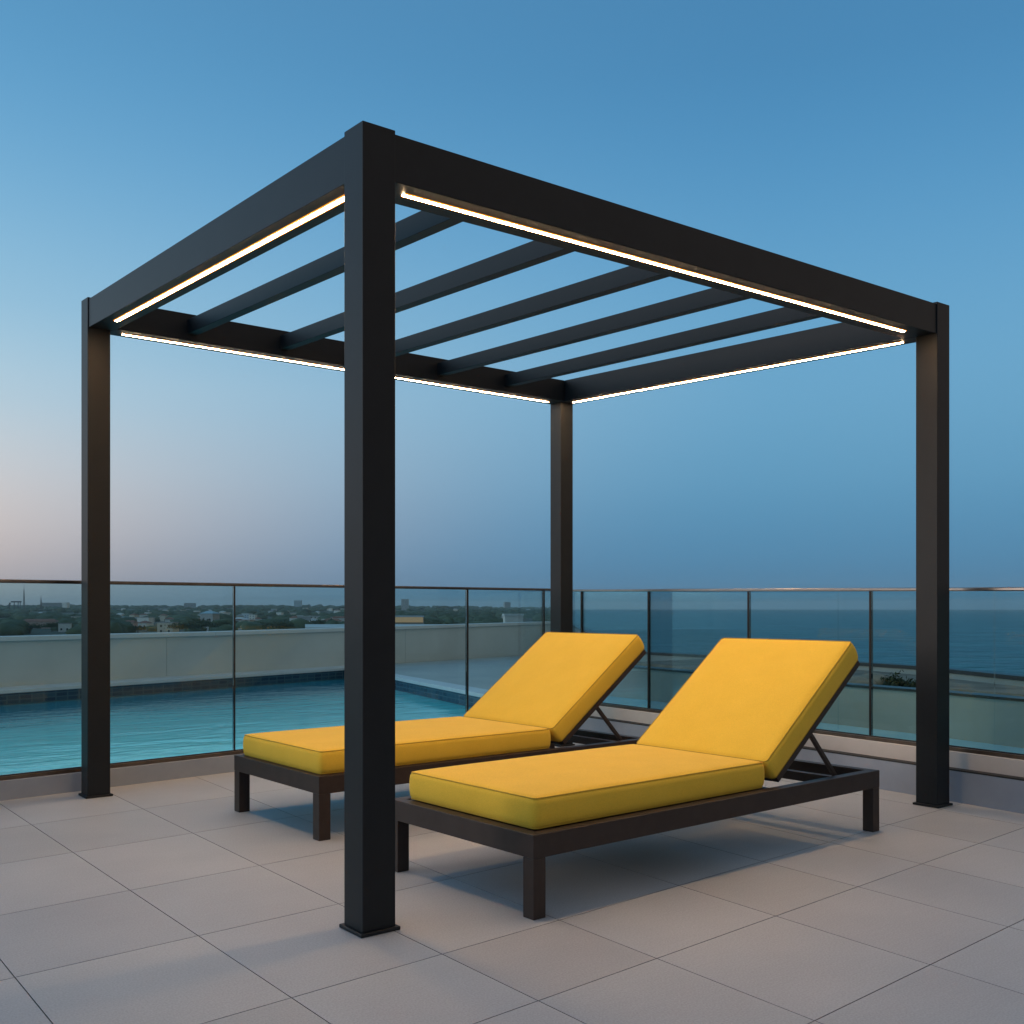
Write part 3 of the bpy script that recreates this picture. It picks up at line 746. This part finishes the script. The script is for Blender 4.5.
for i, (px, d, h, w, l) in enumerate(TR): tree(px, d, h, w, 'dark green broad tree '+l, 50+i)

# ------------------------------------------------------------------ houses
def house(name, px, d, w, dp, h, wall, roof, label, rkind='flat', windows=True, base=None, group='houses on the plain beyond the pool', rot=None):
    p = ray(px, d); z = land_z(d, px) if base is None else base
    rt = empty(name, (p.x, p.y, z), -TH + (random.uniform(-.35,.35) if rot is None else rot)); tag(rt, label, 'building' if name == 'building' else 'house', group)
    box('wall', (-w/2, -dp/2, 0), (w/2, dp/2, h), M['wall_'+wall], rt)
    if rkind == 'flat': box('roof', (-w/2-.2,-dp/2-.2,h+.001), (w/2+.2,dp/2+.2,h+.5), M['roof_'+roof], rt)
    else:
        bm = bmesh.new(); o_ = .5; rh = h+max(1.6, dp*.22)
        v = [bm.verts.new(q_) for q_ in ((-w/2-o_,-dp/2-o_,h),(w/2+o_,-dp/2-o_,h),(w/2+o_,dp/2+o_,h),(-w/2-o_,dp/2+o_,h),(-w/2+dp*.35,0,rh),(w/2-dp*.35,0,rh))]
        for f in ((0,1,5,4),(1,2,5),(2,3,4,5),(3,0,4),(3,2,1,0)): bm.faces.new([v[i] for i in f])
        from_bm('roof', bm, M['roof_'+roof], rt)
    if windows:
        n = max(2, int(w/3.2)); fl = max(1, int(h/3.0))
        for f in range(fl):
            for i in range(n):
                x = -w/2 + (i+.5)*w/n
                box('window', (x-.55, -dp/2-.06, f*3+1.0), (x+.55, -dp/2-.003, f*3+2.3), M['window_dark'], rt)
    return rt
for nm, px, d, w, dp, h, wl, rf, lb_, rk in H_: house(nm, px, d, w, dp, h, wl, rf, lb_, rk)
# small houses scattered farther out
for (px, d, w, h, wl, rf, side, rk) in FAR:
    house('house', px, d, w, 8, h, wl, rf, f'tiny {wl} house with {rf} roof far off, {side}', rk, False, group='tiny houses far off on the plain')
# low canopy roof
p = ray(250, 560); rt = empty('canopy', (p.x,p.y,land_z(560,250)), -TH+.1); tag(rt, 'low white canopy roof among the trees just above the pool wall', 'canopy')
box('roof', (-6,-3,3.4),(6,3,3.9), M['roof_pale'], rt)
for x in (-5.5,5.5):
    for y in (-2.6,2.6): box('leg', (x-.12,y-.12,0),(x+.12,y+.12,3.399), M['wall_grey'], rt)
# neighbouring roofs
def block(px0, px1, d0, d1, top, label, roofm='roof_pale', cat='building'):
    a, b, c, e = ray(px0,d0), ray(px1,d0), ray(px1*1.0,d1), ray(px0,d1)
    rt = empty('building', (a.x,a.y,-14)); tag(rt, label, cat)
    P = [(q_.x-a.x,q_.y-a.y) for q_ in (a,b,c,e)]
    prism('wall', P, 0, top+14-.6, M['wall_grey'], rt); prism('roof', P, top+14-.599, top+14, M[roofm], rt)
    return rt
block(305, 470, 82, 98, -.50, 'long flat pale roof edge just beyond the pool wall, passing behind the near black post')
bb = block(352, 424, 200, 226, -.62, 'low building with a warm glowing cornice right of the near black post', 'roof_grey')
a, b = ray(352,199.6), ray(423,199.6); o0 = ray(352,200)
dd = (b-a); nn_ = Vector((-dd.y,dd.x)).normalized()
st = prism('glow_cornice', [(q_.x-o0.x,q_.y-o0.y) for q_ in (a, b, b+nn_*.35, a+nn_*.35)], 14-1.75, 14-.75, M['facade_glow'], bb)
rb = house('building', 513, 240, 4.2, 5, 13.2, 'white', 'pale', 'white rooftop block rising just above the pool wall left of the back post', 'flat', True, group=None, rot=.1)
box('side_wing', (2.11,-1.5,9.9),(4.4,2,12.6), M['wall_grey'], rb)
# masts
def mast(px, d, h, w, label):
    p = ray(px, d); rt = empty('lattice_mast', (p.x,p.y,land_z(d,px)), .2); tag(rt, label, 'mast', 'lattice masts on the skyline')
    bm = bmesh.new()
    cs = [(-1,-1),(1,-1),(1,1),(-1,1)]
    def W_(z): return w*(1-z/h)*.5+w*.10
    for (cx, cy) in cs:
        t_ = w*.11
        add_hex(bm, [Vector((cx*W_(0)+a*t_, cy*W_(0)+b*t_, 0)) for a, b in cs] + [Vector((cx*W_(h)+a*t_*.8, cy*W_(h)+b*t_*.8, h)) for a, b in cs])
    nlev = 10
    for i in range(nlev+1):
        z = h*i/nlev; q_ = W_(z)
        for k_ in range(4):
            a, b = cs[k_], cs[(k_+1)%4]
            lo = (min(a[0],b[0])*q_-w*.04, min(a[1],b[1])*q_-w*.04, z-w*.05); hi = (max(a[0],b[0])*q_+w*.04, max(a[1],b[1])*q_+w*.04, z+w*.05)
            add_box(bm, lo, hi)
    from_bm('tower', bm, M['mullion'], rt)
    bm = bmesh.new(); bmesh.ops.create_cone(bm, segments=8, radius1=w*.16, radius2=w*.05, depth=h*.25, matrix=Matrix.Translation((0,0,h*1.12)), cap_ends=True)
    from_bm('antenna', bm, M['mullion'], rt)
mast(24, 2600, 55, 3.2, 'tall thin mast on the skyline at the far left')
mast(41, 2600, 34, 3.2, 'shorter spire like mast on the skyline, second from the left edge')
# gantry-like framework by the first mast
p = ray(15, 2600); rt = empty('gantry', (p.x,p.y,land_z(2600,15)), -TH); tag(rt, 'angular steel gantry on the skyline beside the tall thin mast', 'gantry')
bm = bmesh.new()
for x in (-14,-2,8,13): add_box(bm, (x-.7,-1,0),(x+.7,1,22))
add_box(bm, (-10,-1.2,22.1),(16,1.2,25.5))
from_bm('framework', bm, M['mullion'], rt)
box('arm', (0,-.8,-.9),(13,.8,.9), M['mullion'], rt, mat4=Matrix.Translation((-20,0,12)) @ Matrix.Rotation(-.75,4,'Y'))

# ------------------------------------------------------------------ world
w = bpy.data.worlds.new('World'); S.world = w; w.use_nodes = True; nt = w.node_tree
bg = nt.nodes['Background']; out = nt.nodes['World Output']
tc = N(nt, 'ShaderNodeTexCoord'); nrm = N(nt, 'ShaderNodeVectorMath', operation='NORMALIZE'); nt.links.new(tc.outputs['Generated'], nrm.inputs[0])
sx = N(nt, 'ShaderNodeSeparateXYZ'); nt.links.new(nrm.outputs[0], sx.inputs[0])
def srgb(c): return tuple((v/255/12.92 if v/255 <= .04045 else ((v/255+.055)/1.055)**2.4) for v in c)
def ramp(stops):
    rp = N(nt, 'ShaderNodeValToRGB'); rp.color_ramp.interpolation = 'B_SPLINE'
    el = rp.color_ramp.elements
    while len(el) < len(stops): el.new(.5)
    for e, (p_, c) in zip(el, sorted(stops)): e.position = p_; e.color = (*srgb(c), 1)
    nt.links.new(sx.outputs[2], rp.inputs[0]); return rp
warm = ramp([(0,(176,166,166)),(.03,(202,186,180)),(.07,(226,208,198)),(.12,(220,216,214)),(.18,(190,212,224)),(.26,(154,198,223)),(.38,(108,170,212)),(.50,(84,148,194)),(1,(95,135,170))])
cool = ramp([(0,(70,122,155)),(.05,(80,136,174)),(.12,(96,154,190)),(.22,(112,170,206)),(.34,(92,156,201)),(.46,(70,134,182)),(.7,(75,125,165)),(1,(95,135,170))])
ga = R(-40)
dotn = N(nt, 'ShaderNodeVectorMath', operation='DOT_PRODUCT'); dotn.inputs[1].default_value = (math.sin(ga), math.cos(ga), 0)
hv = N(nt, 'ShaderNodeVectorMath', operation='MULTIPLY'); hv.inputs[1].default_value = (1,1,0); nt.links.new(nrm.outputs[0], hv.inputs[0])
hn = N(nt, 'ShaderNodeVectorMath', operation='NORMALIZE'); nt.links.new(hv.outputs[0], hn.inputs[0])
nt.links.new(hn.outputs[0], dotn.inputs[0])
mr = N(nt, 'ShaderNodeMapRange'); mr.interpolation_type = 'LINEAR'
mr.inputs['From Min'].default_value = -.05; mr.inputs['From Max'].default_value = .70
nt.links.new(dotn.outputs['Value'], mr.inputs['Value'])
mx = N(nt, 'ShaderNodeMix', data_type='RGBA'); pw = N(nt, 'ShaderNodeMath', operation='POWER'); ex = N(nt, 'ShaderNodeMapRange'); ex.inputs['From Min'].default_value = .02; ex.inputs['From Max'].default_value = .2; ex.inputs['To Min'].default_value = 2.8; ex.inputs['To Max'].default_value = 1.35; nt.links.new(sx.outputs[2], ex.inputs['Value']); nt.links.new(ex.outputs[0], pw.inputs[1]); nt.links.new(mr.outputs[0], pw.inputs[0]); nt.links.new(pw.outputs[0], mx.inputs[0]); nt.links.new(cool.outputs[0], mx.inputs[6]); nt.links.new(warm.outputs[0], mx.inputs[7])
# brighter towards the afterglow left of the view, gain left even behind
g1 = N(nt, 'ShaderNodeMapRange'); g1.interpolation_type = 'SMOOTHSTEP'
g1.inputs['From Min'].default_value = -1; g1.inputs['From Max'].default_value = -.12; g1.inputs['To Min'].default_value = 1.0; g1.inputs['To Max'].default_value = 1
nt.links.new(dotn.outputs['Value'], g1.inputs['Value'])
g2 = N(nt, 'ShaderNodeMapRange'); g2.interpolation_type = 'SMOOTHSTEP'
g2.inputs['From Min'].default_value = .7; g2.inputs['From Max'].default_value = 1; g2.inputs['To Min'].default_value = 1; g2.inputs['To Max'].default_value = 1.7
nt.links.new(dotn.outputs['Value'], g2.inputs['Value'])
ml = N(nt, 'ShaderNodeMath', operation='MULTIPLY'); nt.links.new(g1.outputs[0], ml.inputs[0]); nt.links.new(g2.outputs[0], ml.inputs[1])
# high up the azimuth gain fades out
hm = N(nt, 'ShaderNodeMapRange'); hm.inputs['From Min'].default_value = .55; hm.inputs['From Max'].default_value = .9
nt.links.new(sx.outputs[2], hm.inputs['Value'])
mg = N(nt, 'ShaderNodeMix', data_type='FLOAT'); nt.links.new(hm.outputs[0], mg.inputs[0]); nt.links.new(ml.outputs[0], mg.inputs[2]); mg.inputs[3].default_value = 1
bk = N(nt, 'ShaderNodeMapRange'); bk.interpolation_type = 'SMOOTHSTEP'
bk.inputs['From Min'].default_value = -.25; bk.inputs['From Max'].default_value = -.8
nt.links.new(dotn.outputs['Value'], bk.inputs['Value'])
mb = N(nt, 'ShaderNodeMix', data_type='RGBA'); mb.inputs[7].default_value = (*srgb((174,160,150)), 1)  # paler warm sky added behind the camera as unseen fill light
nt.links.new(bk.outputs[0], mb.inputs[0]); nt.links.new(mx.outputs[2], mb.inputs[6])
nt.links.new(mb.outputs[2], bg.inputs[0]); nt.links.new(mg.outputs[0], bg.inputs[1])

# last light from the set sun's side
sl = bpy.data.lights.new('sun', 'SUN'); sl.energy = 1.0; sl.angle = R(25); sl.color = (1,.85,.76)
so = bpy.data.objects.new('sun', sl); C.objects.link(so)
az, el = R(-70), R(9)
dirv = Vector((math.sin(az)*math.cos(el), math.cos(az)*math.cos(el), math.sin(el)))
so.rotation_euler = (-dirv).to_track_quat('-Z', 'Y').to_euler(); so.location = (-5,0,6)

# ------------------------------------------------------------------ air
hz_ = box('haze', (-12500,-12500,-16), (12500,12500,90), None)
hz_['kind'] = 'stuff'; hz_['label'] = 'thin evening haze over the plain and the sea'
hm_ = bpy.data.materials.new('haze_air'); hm_.use_nodes = True; hn_ = hm_.node_tree
for n_ in list(hn_.nodes):
    if n_.type == 'BSDF_PRINCIPLED': hn_.nodes.remove(n_)
pv = hn_.nodes.new('ShaderNodeVolumePrincipled'); pv.inputs['Color'].default_value = (.80,.88,.95,1); pv.inputs['Density'].default_value = .00008
hn_.links.new(pv.outputs[0], hn_.nodes['Material Output'].inputs['Volume'])
hz_.data.materials.append(hm_)
